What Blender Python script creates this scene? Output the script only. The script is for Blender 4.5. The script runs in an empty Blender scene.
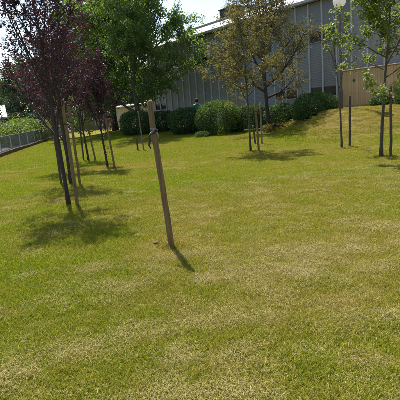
import bpy, bmesh, math, random
import numpy as np
from mathutils import Vector, Matrix, Quaternion

R = math.radians
scene = bpy.context.scene
COL = scene.collection

# ------------------------------------------------------------------ camera
CAM_H = 1.55
cam_d = bpy.data.cameras.new('camera')
cam = bpy.data.objects.new('camera', cam_d)
COL.objects.link(cam)
cam_d.sensor_width = 36.0
cam_d.lens = 433.0 / 400.0 * 36.0
cam_d.clip_start = 0.05
cam_d.clip_end = 2000
cam.matrix_world = Matrix.Translation((0, 0, CAM_H)) @ Matrix.Rotation(R(90 - 12.08), 4, 'X') @ Matrix.Rotation(R(-4.8), 4, 'Z')
scene.camera = cam

# ------------------------------------------------------------------ sky, sun, exposure
SUN_EL = R(61.0)
sun_h = Vector((-0.347, 0.937, 0)).normalized()
sun_dir = Vector((sun_h.x * math.cos(SUN_EL), sun_h.y * math.cos(SUN_EL), math.sin(SUN_EL)))
world = bpy.data.worlds.new('World')
scene.world = world
world.use_nodes = True
wn = world.node_tree
wn.nodes.clear()
wo = wn.nodes.new('ShaderNodeOutputWorld')
wb = wn.nodes.new('ShaderNodeBackground')
sk = wn.nodes.new('ShaderNodeTexSky')
sk.sky_type = 'NISHITA'
sk.sun_disc = False
sk.sun_elevation = SUN_EL
sk.sun_rotation = math.atan2(sun_h.x, sun_h.y)
sk.dust_density = 1.6
sk.air_density = 1.0
sk.ozone_density = 1.0
wb.inputs['Strength'].default_value = 0.12
wn.links.new(sk.outputs['Color'], wb.inputs['Color'])
wn.links.new(wb.outputs['Background'], wo.inputs['Surface'])

sd = bpy.data.lights.new('sun', 'SUN')
sd.energy = 5.0
sd.angle = R(0.55)
sd.color = (1.0, 0.955, 0.88)
sun = bpy.data.objects.new('sun', sd)
COL.objects.link(sun)
sun.rotation_euler = sun_dir.to_track_quat('Z', 'Y').to_euler()
sun.location = (0, 0, 30)

scene.render.engine = 'CYCLES'
scene.view_settings.view_transform = 'Standard'
scene.view_settings.look = 'None'
scene.view_settings.gamma = 1.0
scene.view_settings.exposure = 0.96
scene.view_settings.use_curve_mapping = False
scene.cycles.transparent_max_bounces = 8
scene.cycles.max_bounces = 5
scene.cycles.diffuse_bounces = 3

# ------------------------------------------------------------------ helpers
def tag(o, label=None, cat=None, group=None, kind=None):
    if label: o['label'] = label
    if cat: o['category'] = cat
    if group: o['group'] = group
    if kind: o['kind'] = kind
    return o

def empty(name, loc=(0, 0, 0), rz=0.0):
    o = bpy.data.objects.new(name, None)
    o.empty_display_size = 0.2
    COL.objects.link(o)
    o.location = loc
    o.rotation_euler = (0, 0, rz)
    return o

def link(name, me, mat=None, parent=None, loc=None):
    o = bpy.data.objects.new(name, me)
    COL.objects.link(o)
    if mat is not None and len(me.materials) == 0:
        me.materials.append(mat)
    if parent is not None:
        o.parent = parent
    if loc is not None:
        o.location = loc
    return o

def mesh_np(name, V, F, mat=None, smooth=False, attrs=None):
    """V (n,3) array, F (m,k) int array with one k, or a list of faces"""
    me = bpy.data.meshes.new(name)
    V = np.asarray(V, dtype=np.float32)
    if isinstance(F, np.ndarray):
        m, k = F.shape
        me.vertices.add(len(V)); me.vertices.foreach_set('co', V.ravel())
        me.loops.add(m * k); me.loops.foreach_set('vertex_index', F.astype(np.int32).ravel())
        me.polygons.add(m)
        me.polygons.foreach_set('loop_start', np.arange(0, m * k, k, dtype=np.int32))
        me.polygons.foreach_set('loop_total', np.full(m, k, dtype=np.int32))
    else:
        me.from_pydata([tuple(v) for v in V], [], [tuple(f) for f in F])
    if attrs:
        for an, av in attrs.items():
            a = me.attributes.new(an, 'FLOAT', 'POINT')
            a.data.foreach_set('value', np.asarray(av, dtype=np.float32))
    me.update(calc_edges=True)
    me.validate()
    if smooth:
        me.polygons.foreach_set('use_smooth', np.ones(len(me.polygons), dtype=bool))
    if mat is not None:
        me.materials.append(mat)
    return me

class MB:
    """collects boxes, bars and tubes for ONE mesh"""
    def __init__(s):
        s.v = []; s.f = []
    def box(s, x0, x1, y0, y1, z0, z1):
        n = len(s.v)
        s.v += [(x0, y0, z0), (x1, y0, z0), (x1, y1, z0), (x0, y1, z0), (x0, y0, z1), (x1, y0, z1), (x1, y1, z1), (x0, y1, z1)]
        s.f += [tuple(n + i for i in q) for q in ((0, 3, 2, 1), (4, 5, 6, 7), (0, 1, 5, 4), (1, 2, 6, 5), (2, 3, 7, 6), (3, 0, 4, 7))]
        return s
    def tube(s, pts, rad, sides=6, cap=True, twist=0.0):
        pts = [Vector(p) for p in pts]
        n0 = len(s.v)
        m = len(pts)
        if not hasattr(rad, '__len__'):
            rad = [rad] * m
        d0 = (pts[-1] - pts[0])
        ref = Vector((0, 0, 1)) if abs(d0.normalized().z) < 0.8 else Vector((1, 0, 0))
        for i, p in enumerate(pts):
            d = (pts[min(i + 1, m - 1)] - pts[max(i - 1, 0)])
            if d.length < 1e-9: d = d0
            d.normalize()
            a = d.cross(ref).normalized(); b = d.cross(a)
            for k in range(sides):
                t = 2 * math.pi * k / sides + twist
                s.v.append(tuple(p + a * (rad[i] * math.cos(t)) + b * (rad[i] * math.sin(t))))
        for i in range(m - 1):
            for k in range(sides):
                k2 = (k + 1) % sides
                s.f.append((n0 + i * sides + k, n0 + i * sides + k2, n0 + (i + 1) * sides + k2, n0 + (i + 1) * sides + k))
        if cap:
            s.f.append(tuple(n0 + k for k in range(sides))[::-1])
            s.f.append(tuple(n0 + (m - 1) * sides + k for k in range(sides)))
        return s
    def mesh(s, name, mat=None, smooth=False, bevel=0.0):
        me = mesh_np(name, s.v, s.f, mat, smooth)
        bm = bmesh.new(); bm.from_mesh(me)
        if bevel > 0:
            bmesh.ops.bevel(bm, geom=bm.edges[:], offset=bevel, segments=1, affect='EDGES')
        bmesh.ops.recalc_face_normals(bm, faces=bm.faces[:])
        bm.to_mesh(me); bm.free()
        if smooth:
            for p in me.polygons: p.use_smooth = True
        return me
    def build(s, name, mat=None, parent=None, smooth=False, bevel=0.0, loc=None):
        return link(name, s.mesh(name, mat, smooth, bevel), None, parent, loc)

def lathe(prof, sides=20):
    mb = MB()
    for (r, z) in prof:
        for k in range(sides):
            t = 2 * math.pi * k / sides
            mb.v.append((r * math.cos(t), r * math.sin(t), z))
    for i in range(len(prof) - 1):
        for k in range(sides):
            k2 = (k + 1) % sides
            mb.f.append((i * sides + k, i * sides + k2, (i + 1) * sides + k2, (i + 1) * sides + k))
    mb.f.append(tuple(range(sides))[::-1])
    mb.f.append(tuple((len(prof) - 1) * sides + k for k in range(sides)))
    return mb

# value noise (vectorised, deterministic)
def _hash(ix, iy, seed):
    h = (ix.astype(np.int64) * 374761393 + iy.astype(np.int64) * 668265263 + seed * 974634777) & 0xFFFFFFFF
    h = ((h ^ (h >> 13)) * 1274126177) & 0xFFFFFFFF
    return ((h ^ (h >> 16)) & 0xFFFF) / 65535.0
def vnoise(x, y, seed=0):
    x = np.asarray(x, dtype=np.float64); y = np.asarray(y, dtype=np.float64)
    ix = np.floor(x); iy = np.floor(y)
    fx = x - ix; fy = y - iy
    fx = fx * fx * (3 - 2 * fx); fy = fy * fy * (3 - 2 * fy)
    a = _hash(ix, iy, seed); b = _hash(ix + 1, iy, seed); c = _hash(ix, iy + 1, seed); d = _hash(ix + 1, iy + 1, seed)
    return (a * (1 - fx) + b * fx) * (1 - fy) + (c * (1 - fx) + d * fx) * fy
def fbm(x, y, seed=0, o=3):
    s = 0; a = 0.5; t = 0
    for i in range(o):
        s = s + a * vnoise(x * 2 ** i, y * 2 ** i, seed + i * 17); t += a; a *= 0.5
    return s / t
def sstep(t):
    t = np.clip(t, 0, 1); return t * t * (3 - 2 * t)

def ground_h(x, y):
    x = np.asarray(x, dtype=np.float64); y = np.asarray(y, dtype=np.float64)
    rise = 0.30 * sstep((y - 19) / 14) * sstep((x + 9.0) / 4.0)
    toe = 3.5 + 0.25 * np.maximum(0, 17 - y)
    mound = 0.98 * sstep((x - toe) / 2.7) * sstep((y - 12.6 + 0.10 * (x - 6)) / 5.6)
    near = sstep((24 - y) / 10) * sstep((x + 8.8) / 1.5)
    und = (0.05 * (fbm(x * 0.35 + 9, y * 0.35, 5) - 0.5) + 0.025 * (fbm(x * 2.1, y * 2.1, 8) - 0.5)) * near
    keep = sstep((x + 9.2) / 1.5)
    return np.maximum(rise * keep, mound) + und
def gh(x, y): return float(ground_h(x, y))
def dryness(x, y):
    """0 lush .. 1 dry"""
    d = 0.42 + 1.25 * (fbm(x * 0.45 + 3, y * 0.55, 21) - 0.5) + 0.7 * (fbm(x * 1.9, y * 2.6, 33) - 0.5)
    toe = 3.5
    d = d + 0.85 * sstep((x - toe) / 2.2) * sstep((y - 13.5) / 3.0) * (1 - 0.0 * y)
    r2 = (x + 0.45) ** 2 + (y - 5.0) ** 2
    d = d + 0.28 * np.exp(-r2 / 0.45)
    return np.clip(d, 0, 1)
def windrow(x, y):
    """amount of dry clippings left in arcs by the mower, 0..1"""
    cx, cy = 0.30, -0.5
    x = np.asarray(x, dtype=np.float64); y = np.asarray(y, dtype=np.float64)
    rho = np.hypot(x - cx, y - cy); th = np.arctan2(x - cx, y - cy)
    rho = rho + 0.30 * (fbm(x * 0.7, y * 0.7, 51) - 0.5)
    n1 = fbm(th * 1.2 + 7, rho * 1.7, 61, 2)
    ridge = 1 - np.abs(2 * n1 - 1) * 3.2
    n2 = fbm(th * 2.2 + 17, rho * 6.5, 63, 2)
    patch = fbm(x * 0.8 + 31, y * 0.9, 67, 2)
    fine = fbm(x * 5.5, y * 6.5, 71, 3)
    w = 0.38 * ridge + 1.5 * (n2 - 0.5) + 0.6 * (patch - 0.5) + 1.7 * (fine - 0.5)
    near = 0.16 * np.exp(-((y - 2.2) / 1.3) ** 2)
    return np.clip((w - 0.47 + near) * 2.8, 0, 1)

# ------------------------------------------------------------------ materials
def new_mat(name):
    m = bpy.data.materials.new(name); m.use_nodes = True
    nt = m.node_tree; nt.nodes.clear()
    out = nt.nodes.new('ShaderNodeOutputMaterial')
    return m, nt, out
def N(nt, t, **kw):
    n = nt.nodes.new(t)
    for k, v in kw.items():
        if k in n.inputs: n.inputs[k].default_value = v
        else: setattr(n, k, v)
    return n
def ramp(nt, stops, fac=None):
    n = nt.nodes.new('ShaderNodeValToRGB')
    cr = n.color_ramp
    while len(cr.elements) > 1: cr.elements.remove(cr.elements[-1])
    for i, (p, c) in enumerate(stops):
        e = cr.elements[0] if i == 0 else cr.elements.new(p)
        e.position = p; e.color = (*c, 1)
    if fac is not None: nt.links.new(fac, n.inputs['Fac'])
    return n

def mat_simple(name, c0, c1, scale=8.0, rough=0.7, bump=0.2, stretch=(1, 1, 1), metallic=0.0, spec=0.4, dist=0.01, coord='Object'):
    m, nt, out = new_mat(name)
    tc = N(nt, 'ShaderNodeTexCoord'); mp = N(nt, 'ShaderNodeMapping')
    mp.inputs['Scale'].default_value = stretch
    nt.links.new(tc.outputs[coord], mp.inputs['Vector'])
    no = N(nt, 'ShaderNodeTexNoise', Scale=scale, Detail=6.0, Roughness=0.65)
    nt.links.new(mp.outputs['Vector'], no.inputs['Vector'])
    cr = ramp(nt, [(0.28, c0), (0.72, c1)], no.outputs['Fac'])
    b = N(nt, 'ShaderNodeBsdfPrincipled', Roughness=rough, Metallic=metallic)
    b.inputs['Specular IOR Level'].default_value = spec
    nt.links.new(cr.outputs['Color'], b.inputs['Base Color'])
    if bump:
        bp = N(nt, 'ShaderNodeBump', Strength=bump, Distance=dist)
        nt.links.new(no.outputs['Fac'], bp.inputs['Height'])
        nt.links.new(bp.outputs['Normal'], b.inputs['Normal'])
    nt.links.new(b.outputs['BSDF'], out.inputs['Surface'])
    return m

def mat_leaf(name, stops, trans=(0.2, 0.3, 0.05), tw=0.4, rough=0.45, gloss=0.06):
    m, nt, out = new_mat(name)
    at = N(nt, 'ShaderNodeAttribute', attribute_name='rnd')
    cr = ramp(nt, stops, at.outputs['Fac'])
    df = N(nt, 'ShaderNodeBsdfDiffuse'); nt.links.new(cr.outputs['Color'], df.inputs['Color'])
    tr = N(nt, 'ShaderNodeBsdfTranslucent')
    mx0 = N(nt, 'ShaderNodeMix', data_type='RGBA', blend_type='MIX'); mx0.inputs[0].default_value = 0.6
    nt.links.new(cr.outputs['Color'], mx0.inputs[6]); mx0.inputs[7].default_value = (*trans, 1)
    nt.links.new(mx0.outputs[2], tr.inputs['Color'])
    m1 = N(nt, 'ShaderNodeMixShader', Fac=tw)
    nt.links.new(df.outputs[0], m1.inputs[1]); nt.links.new(tr.outputs[0], m1.inputs[2])
    gl = N(nt, 'ShaderNodeBsdfGlossy', Roughness=rough)
    gl.inputs['Color'].default_value = (0.9, 0.95, 1, 1)
    m2 = N(nt, 'ShaderNodeMixShader', Fac=gloss)
    nt.links.new(m1.outputs[0], m2.inputs[1]); nt.links.new(gl.outputs[0], m2.inputs[2])
    nt.links.new(m2.outputs[0], out.inputs['Surface'])
    return m

def mat_grass(name, lush, dry, tip_gain=1.0, tw=0.35):
    """blade colour: per blade value + the instancer's dryness"""
    m, nt, out = new_mat(name)
    at = N(nt, 'ShaderNodeAttribute', attribute_name='rnd')
    dr = N(nt, 'ShaderNodeAttribute', attribute_name='dry'); dr.attribute_type = 'INSTANCER'
    a = ramp(nt, lush, at.outputs['Fac']); b = ramp(nt, dry, at.outputs['Fac'])
    mx = N(nt, 'ShaderNodeMix', data_type='RGBA')
    nt.links.new(dr.outputs['Fac'], mx.inputs[0]); nt.links.new(a.outputs['Color'], mx.inputs[6]); nt.links.new(b.outputs['Color'], mx.inputs[7])
    df = N(nt, 'ShaderNodeBsdfDiffuse'); nt.links.new(mx.outputs[2], df.inputs['Color'])
    tr = N(nt, 'ShaderNodeBsdfTranslucent'); nt.links.new(mx.outputs[2], tr.inputs['Color'])
    m1 = N(nt, 'ShaderNodeMixShader', Fac=tw)
    nt.links.new(df.outputs[0], m1.inputs[1]); nt.links.new(tr.outputs[0], m1.inputs[2])
    gl = N(nt, 'ShaderNodeBsdfGlossy', Roughness=0.5)
    m2 = N(nt, 'ShaderNodeMixShader', Fac=0.012)
    nt.links.new(m1.outputs[0], m2.inputs[1]); nt.links.new(gl.outputs[0], m2.inputs[2])
    nt.links.new(m2.outputs[0], out.inputs['Surface'])
    return m

def mat_ground():
    m, nt, out = new_mat('lawn_soil')
    ge = N(nt, 'ShaderNodeNewGeometry')
    n1 = N(nt, 'ShaderNodeTexNoise', Scale=38.0, Detail=5.0, Roughness=0.7)
    n2 = N(nt, 'ShaderNodeTexNoise', Scale=0.8, Detail=5.0, Roughness=0.6)
    nt.links.new(ge.outputs['Position'], n1.inputs['Vector']); nt.links.new(ge.outputs['Position'], n2.inputs['Vector'])
    dr = N(nt, 'ShaderNodeAttribute', attribute_name='dry')
    lush = ramp(nt, [(0.3, (0.055, 0.062, 0.006)), (0.5, (0.125, 0.132, 0.010)), (0.72, (0.20, 0.19, 0.018))], n1.outputs['Fac'])
    dry = ramp(nt, [(0.3, (0.070, 0.052, 0.014)), (0.5, (0.15, 0.112, 0.030)), (0.72, (0.25, 0.19, 0.06))], n1.outputs['Fac'])
    mx = N(nt, 'ShaderNodeMix', data_type='RGBA')
    nt.links.new(dr.outputs['Fac'], mx.inputs[0]); nt.links.new(lush.outputs['Color'], mx.inputs[6]); nt.links.new(dry.outputs['Color'], mx.inputs[7])
    b = N(nt, 'ShaderNodeBsdfPrincipled', Roughness=0.95)
    b.inputs['Specular IOR Level'].default_value = 0.1
    nt.links.new(mx.outputs[2], b.inputs['Base Color'])
    bp = N(nt, 'ShaderNodeBump', Strength=0.6, Distance=0.03)
    nt.links.new(n1.outputs['Fac'], bp.inputs['Height']); nt.links.new(bp.outputs['Normal'], b.inputs['Normal'])
    nt.links.new(b.outputs['BSDF'], out.inputs['Surface'])
    return m

M = {}
M['ground'] = mat_ground()
M['grass'] = mat_grass('grass_blade',
    [(0.0, (0.090, 0.150, 0.003)), (0.45, (0.185, 0.243, 0.005)), (0.8, (0.285, 0.312, 0.008)), (1.0, (0.38, 0.355, 0.05))],
    [(0.0, (0.155, 0.145, 0.006)), (0.4, (0.275, 0.228, 0.020)), (0.75, (0.37, 0.288, 0.06)), (1.0, (0.46, 0.365, 0.13))], tw=0.45)
M['straw'] = mat_grass('dry_clipping',
    [(0.0, (0.20, 0.185, 0.03)), (0.5, (0.30, 0.26, 0.075)), (1.0, (0.42, 0.36, 0.15))],
    [(0.0, (0.23, 0.19, 0.055)), (0.5, (0.36, 0.30, 0.12)), (1.0, (0.50, 0.425, 0.22))], tw=0.25)
M['plum_leaf'] = mat_leaf('plum_leaf', [(0.0, (0.020, 0.012, 0.016)), (0.55, (0.050, 0.019, 0.026)), (0.9, (0.086, 0.030, 0.033)), (1.0, (0.10, 0.055, 0.035))], (0.080, 0.020, 0.026), 0.28, 0.55, 0.025)
M['big_leaf'] = mat_leaf('broad_leaf', [(0.0, (0.034, 0.070, 0.014)), (0.6, (0.070, 0.125, 0.020)), (1.0, (0.13, 0.19, 0.03))], (0.26, 0.40, 0.04), 0.42, 0.55, 0.025)
M['olive_leaf'] = mat_leaf('bronze_leaf', [(0.0, (0.062, 0.047, 0.018)), (0.5, (0.115, 0.094, 0.032)), (0.75, (0.155, 0.142, 0.040)), (1.0, (0.25, 0.26, 0.06))], (0.22, 0.195, 0.042), 0.36, 0.6, 0.02)
M['fresh_leaf'] = mat_leaf('fresh_leaf', [(0.0, (0.065, 0.10, 0.016)), (0.6, (0.13, 0.175, 0.028)), (1.0, (0.21, 0.25, 0.05))], (0.30, 0.38, 0.05), 0.38, 0.5, 0.03)
M['hedge_leaf'] = mat_leaf('hedge_leaf', [(0.0, (0.020, 0.044, 0.011)), (0.6, (0.045, 0.090, 0.018)), (1.0, (0.09, 0.15, 0.03))], (0.15, 0.24, 0.03), 0.22, 0.6, 0.02)
M['hedge_light'] = mat_leaf('privet_leaf', [(0.0, (0.026, 0.055, 0.012)), (0.6, (0.060, 0.112, 0.022)), (1.0, (0.12, 0.18, 0.04))], (0.20, 0.30, 0.04), 0.28, 0.6, 0.02)
M['lime_leaf'] = mat_leaf('lime_leaf', [(0.0, (0.06, 0.095, 0.016)), (0.6, (0.13, 0.18, 0.028)), (1.0, (0.21, 0.25, 0.05))], (0.32, 0.42, 0.05), 0.32, 0.5, 0.04)
M['far_leaf'] = mat_leaf('far_leaf', [(0.0, (0.016, 0.036, 0.012)), (0.6, (0.036, 0.070, 0.018)), (1.0, (0.07, 0.11, 0.028))], (0.14, 0.22, 0.04), 0.28, 0.45, 0.05)
M['pink_leaf'] = mat_leaf('pink_blossom', [(0.0, (0.06, 0.09, 0.03)), (0.45, (0.10, 0.12, 0.04)), (0.55, (0.38, 0.11, 0.12)), (1.0, (0.50, 0.20, 0.20))], (0.4, 0.2, 0.15), 0.25, 0.5, 0.03)
M['bark_dark'] = mat_simple('plum_bark', (0.020, 0.014, 0.011), (0.065, 0.047, 0.038), 30, 0.85, 0.6, (1, 1, 0.35))
M['bark_grey'] = mat_simple('grey_bark', (0.05, 0.042, 0.032), (0.16, 0.14, 0.11), 24, 0.85, 0.7, (1, 1, 0.3))
M['bark_young'] = mat_simple('young_bark', (0.035, 0.029, 0.018), (0.10, 0.086, 0.055), 30, 0.8, 0.5, (1, 1, 0.3))
M['stake'] = mat_simple('stake_wood', (0.080, 0.047, 0.018), (0.26, 0.165, 0.068), 16, 0.75, 0.5, (3, 3, 0.22))
M['stake_grey'] = mat_simple('weathered_stake_wood', (0.09, 0.075, 0.055), (0.25, 0.215, 0.16), 16, 0.8, 0.5, (3, 3, 0.22))
M['stake_dark'] = mat_simple('dark_stake_wood', (0.035, 0.026, 0.018), (0.12, 0.085, 0.055), 16, 0.8, 0.5, (3, 3, 0.22))
M['rubber'] = mat_simple('black_rubber', (0.012, 0.012, 0.012), (0.04, 0.038, 0.035), 20, 0.6, 0.2)
M['rag'] = mat_simple('pale_rag', (0.12, 0.11, 0.10), (0.27, 0.25, 0.22), 30, 0.9, 0.4)
M['clad'] = mat_simple('grey_cladding', (0.185, 0.196, 0.200), (0.240, 0.253, 0.257), 1.6, 0.45, 0.02, (1, 1, 0.4), 0.0, 0.5)
def vary(m, amount):
    nt = m.node_tree
    b = [n for n in nt.nodes if n.type == 'BSDF_PRINCIPLED'][0]
    src = b.inputs['Base Color'].links[0].from_socket
    oi = N(nt, 'ShaderNodeObjectInfo'); mr = N(nt, 'ShaderNodeMapRange')
    mr.inputs['To Min'].default_value = 1 - amount; mr.inputs['To Max'].default_value = 1 + amount
    nt.links.new(oi.outputs['Random'], mr.inputs['Value'])
    mx = N(nt, 'ShaderNodeVectorMath', operation='SCALE')
    nt.links.new(src, mx.inputs[0]); nt.links.new(mr.outputs['Result'], mx.inputs['Scale'])
    nt.links.new(mx.outputs['Vector'], b.inputs['Base Color'])
vary(M['clad'], 0.09)
M['mullion'] = mat_simple('pale_mullion', (0.38, 0.40, 0.41), (0.47, 0.49, 0.50), 3.0, 0.4, 0.02, (1, 1, 0.3))
M['core'] = mat_simple('dark_backing', (0.05, 0.05, 0.05), (0.09, 0.09, 0.09), 5, 0.9, 0.0)
M['fascia'] = mat_simple('white_fascia', (0.42, 0.43, 0.44), (0.54, 0.55, 0.56), 1.5, 0.5, 0.02, (1, 1, 2))
M['cap'] = mat_simple('grey_coping', (0.30, 0.31, 0.32), (0.42, 0.43, 0.44), 3, 0.5, 0.05)
M['roofing'] = mat_simple('gravel_roofing', (0.20, 0.19, 0.18), (0.34, 0.33, 0.31), 30, 0.95, 0.5)
M['frame'] = mat_simple('dark_frame', (0.03, 0.033, 0.036), (0.055, 0.06, 0.065), 6, 0.5, 0.05)
M['blind'] = mat_simple('grey_blind', (0.075, 0.085, 0.095), (0.11, 0.12, 0.13), 4, 0.5, 0.0)
M['unit'] = mat_simple('dark_unit_metal', (0.045, 0.05, 0.055), (0.085, 0.09, 0.095), 3, 0.5, 0.05)
M['board'] = mat_simple('tan_timber', (0.42, 0.265, 0.115), (0.56, 0.37, 0.175), 7, 0.7, 0.35, (4, 4, 0.35), dist=0.006)
M['board_b'] = mat_simple('tan_timber_dark', (0.39, 0.245, 0.105), (0.53, 0.35, 0.165), 7, 0.7, 0.35, (4, 4, 0.35), dist=0.006)
vary(M['board'], 0.07); vary(M['board_b'], 0.07)
M['concrete'] = mat_simple('concrete', (0.20, 0.18, 0.15), (0.36, 0.33, 0.29), 9, 0.9, 0.4)
M['soil'] = mat_simple('brown_stone_edge', (0.050, 0.034, 0.020), (0.15, 0.110, 0.070), 8, 0.95, 0.8)
M['asphalt'] = mat_simple('asphalt', (0.12, 0.12, 0.12), (0.20, 0.20, 0.195), 3, 0.9, 0.2)
M['steel'] = mat_simple('galvanised_steel', (0.22, 0.24, 0.24), (0.34, 0.36, 0.36), 6, 0.5, 0.05, metallic=0.3)
M['steel_d'] = mat_simple('dull_green_wire', (0.07, 0.075, 0.07), (0.12, 0.125, 0.12), 6, 0.6, 0.05)
M['lamp_post'] = mat_simple('brown_post_paint', (0.065, 0.056, 0.048), (0.13, 0.115, 0.10), 10, 0.55, 0.1, (1, 1, 0.2))
M['plaster'] = mat_simple('beige_plaster', (0.46, 0.40, 0.30), (0.60, 0.53, 0.41), 2.5, 0.85, 0.05)
M['brick'] = mat_simple('red_brown_render', (0.15, 0.065, 0.045), (0.24, 0.11, 0.075), 8, 0.9, 0.2)
M['white_roof'] = mat_simple('white_roof_sheet', (0.50, 0.51, 0.53), (0.64, 0.65, 0.66), 2, 0.5, 0.02)
M['stone'] = mat_simple('stone', (0.06, 0.05, 0.033), (0.16, 0.13, 0.09), 18, 0.9, 0.7)
M['skin'] = mat_simple('skin', (0.42, 0.26, 0.19), (0.50, 0.32, 0.24), 12, 0.5, 0.0)
M['teal'] = mat_simple('teal_cloth', (0.02, 0.17, 0.16), (0.035, 0.26, 0.24), 14, 0.85, 0.2)
M['dark_cloth'] = mat_simple('dark_cloth', (0.02, 0.022, 0.03), (0.05, 0.055, 0.07), 14, 0.9, 0.2)
M['hair'] = mat_simple('dark_hair', (0.012, 0.009, 0.007), (0.03, 0.022, 0.016), 40, 0.5, 0.3)

def mat_glass():
    m, nt, out = new_mat('window_glass')
    b = N(nt, 'ShaderNodeBsdfPrincipled', Roughness=0.06)
    b.inputs['Base Color'].default_value = (0.012, 0.015, 0.018, 1)
    b.inputs['Specular IOR Level'].default_value = 0.25
    nt.links.new(b.outputs['BSDF'], out.inputs['Surface'])
    return m
M['glass'] = mat_glass()
def mat_globe():
    m, nt, out = new_mat('opal_globe')
    tc = N(nt, 'ShaderNodeTexCoord')
    no = N(nt, 'ShaderNodeTexNoise', Scale=6.0, Detail=4.0)
    nt.links.new(tc.outputs['Object'], no.inputs['Vector'])
    cr = ramp(nt, [(0.3, (0.74, 0.72, 0.68)), (0.7, (0.86, 0.85, 0.82))], no.outputs['Fac'])
    b = N(nt, 'ShaderNodeBsdfPrincipled', Roughness=0.25)
    nt.links.new(cr.outputs['Color'], b.inputs['Base Color'])
    tr = N(nt, 'ShaderNodeBsdfTranslucent'); nt.links.new(cr.outputs['Color'], tr.inputs['Color'])
    mx = N(nt, 'ShaderNodeMixShader', Fac=0.55)
    nt.links.new(b.outputs['BSDF'], mx.inputs[1]); nt.links.new(tr.outputs[0], mx.inputs[2])
    nt.links.new(mx.outputs[0], out.inputs['Surface'])
    return m
M['globe'] = mat_globe()

# ------------------------------------------------------------------ ground sheet
def ground():
    def axis(lo, dlo, dhi, hi, step):
        a = list(np.arange(dlo, dhi + 1e-6, step))
        s = step; x = dhi
        while x < hi:
            s *= 1.35; x += s; a.append(min(x, hi))
        s = step; x = dlo; pre = []
        while x > lo:
            s *= 1.35; x -= s; pre.append(max(x, lo))
        return np.array(pre[::-1] + a)
    X = axis(-500, -13, 13, 500, 0.16); Y = axis(-120, 0.6, 27, 900, 0.16)
    gx, gy = np.meshgrid(X, Y)
    z = ground_h(gx, gy)
    V = np.stack([gx, gy, z], -1).reshape(-1, 3)
    nx, ny = len(X), len(Y)
    i = np.arange(nx - 1)[None, :] + np.arange(ny - 1)[:, None] * nx
    F = np.stack([i, i + 1, i + 1 + nx, i + nx], -1).reshape(-1, 4)
    d = np.clip(dryness(V[:, 0], V[:, 1]) - 0.10 + 0.35 * windrow(V[:, 0], V[:, 1]) * sstep((16 - V[:, 1]) / 8), 0, 1)
    me = mesh_np('ground', V, F, M['ground'], True, {'dry': d})
    tag(link('ground', me), kind='structure')
ground()

# ------------------------------------------------------------------ grass and clippings (uncountable: instanced tufts)
def tuft_mesh(name, rng, n, rad, hmin, hmax, wid, mat, lean=0.5):
    V = []; F = []; A = []
    for i in range(n):
        r = rad * math.sqrt(rng.random()); t = rng.random() * 6.283
        x, y = r * math.cos(t), r * math.sin(t)
        h = hmin + (hmax - hmin) * rng.random() ** 1.4
        la = rng.random() * 6.283; l = h * lean * (0.3 + rng.random() * 1.2)
        lx, ly = math.cos(la) * l, math.sin(la) * l
        wa = la + 1.57 + rng.normal() * 0.5
        wx, wy = math.cos(wa) * wid / 2, math.sin(wa) * wid / 2
        k = len(V)
        V += [(x - wx, y - wy, -0.004), (x + wx, y + wy, -0.004),
              (x - wx * .8 + lx * .35, y - wy * .8 + ly * .35, h * .6), (x + wx * .8 + lx * .35, y + wy * .8 + ly * .35, h * .6),
              (x + lx, y + ly, h)]
        F += [(k, k + 1, k + 3), (k, k + 3, k + 2), (k + 2, k + 3, k + 4)]
        c = rng.random(); A += [c] * 5
    return mesh_np(name, np.array(V), np.array(F), mat, False, {'rnd': A})

def clump_mesh(name, rng, n, rad, mat):
    V = []; F = []; A = []
    for i in range(n):
        r = rad * rng.random() ** 0.6; t = rng.random() * 6.283
        x, y = r * math.cos(t) * 1.7, r * math.sin(t)
        L = 0.010 + 0.036 * rng.random() ** 1.7; a = rng.normal() * 1.1; bend = rng.normal() * 0.9
        z = 0.012 + 0.018 * rng.random() * (1 - 0.5 * r / rad); dz = rng.normal() * 0.007
        w = 0.0010 + 0.0006 * rng.random(); pts = []
        px, py, pz = x, y, z
        for s in range(4):
            aa = a + bend * s / 3
            pts.append((px, py, pz, aa))
            px += math.cos(aa) * L / 3; py += math.sin(aa) * L / 3; pz += dz * (1 if s < 1 else -0.7)
        k = len(V)
        for (qx, qy, qz, aa) in pts:
            V += [(qx - math.sin(aa) * w / 2, qy + math.cos(aa) * w / 2, qz), (qx + math.sin(aa) * w / 2, qy - math.cos(aa) * w / 2, qz + w * 0.3)]
        for s in range(3):
            F.append((k + 2 * s, k + 2 * s + 1, k + 2 * s + 3, k + 2 * s + 2))
        A += [rng.random()] * 8
    return mesh_np(name, np.array(V), np.array(F), mat, False, {'rnd': A})

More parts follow.
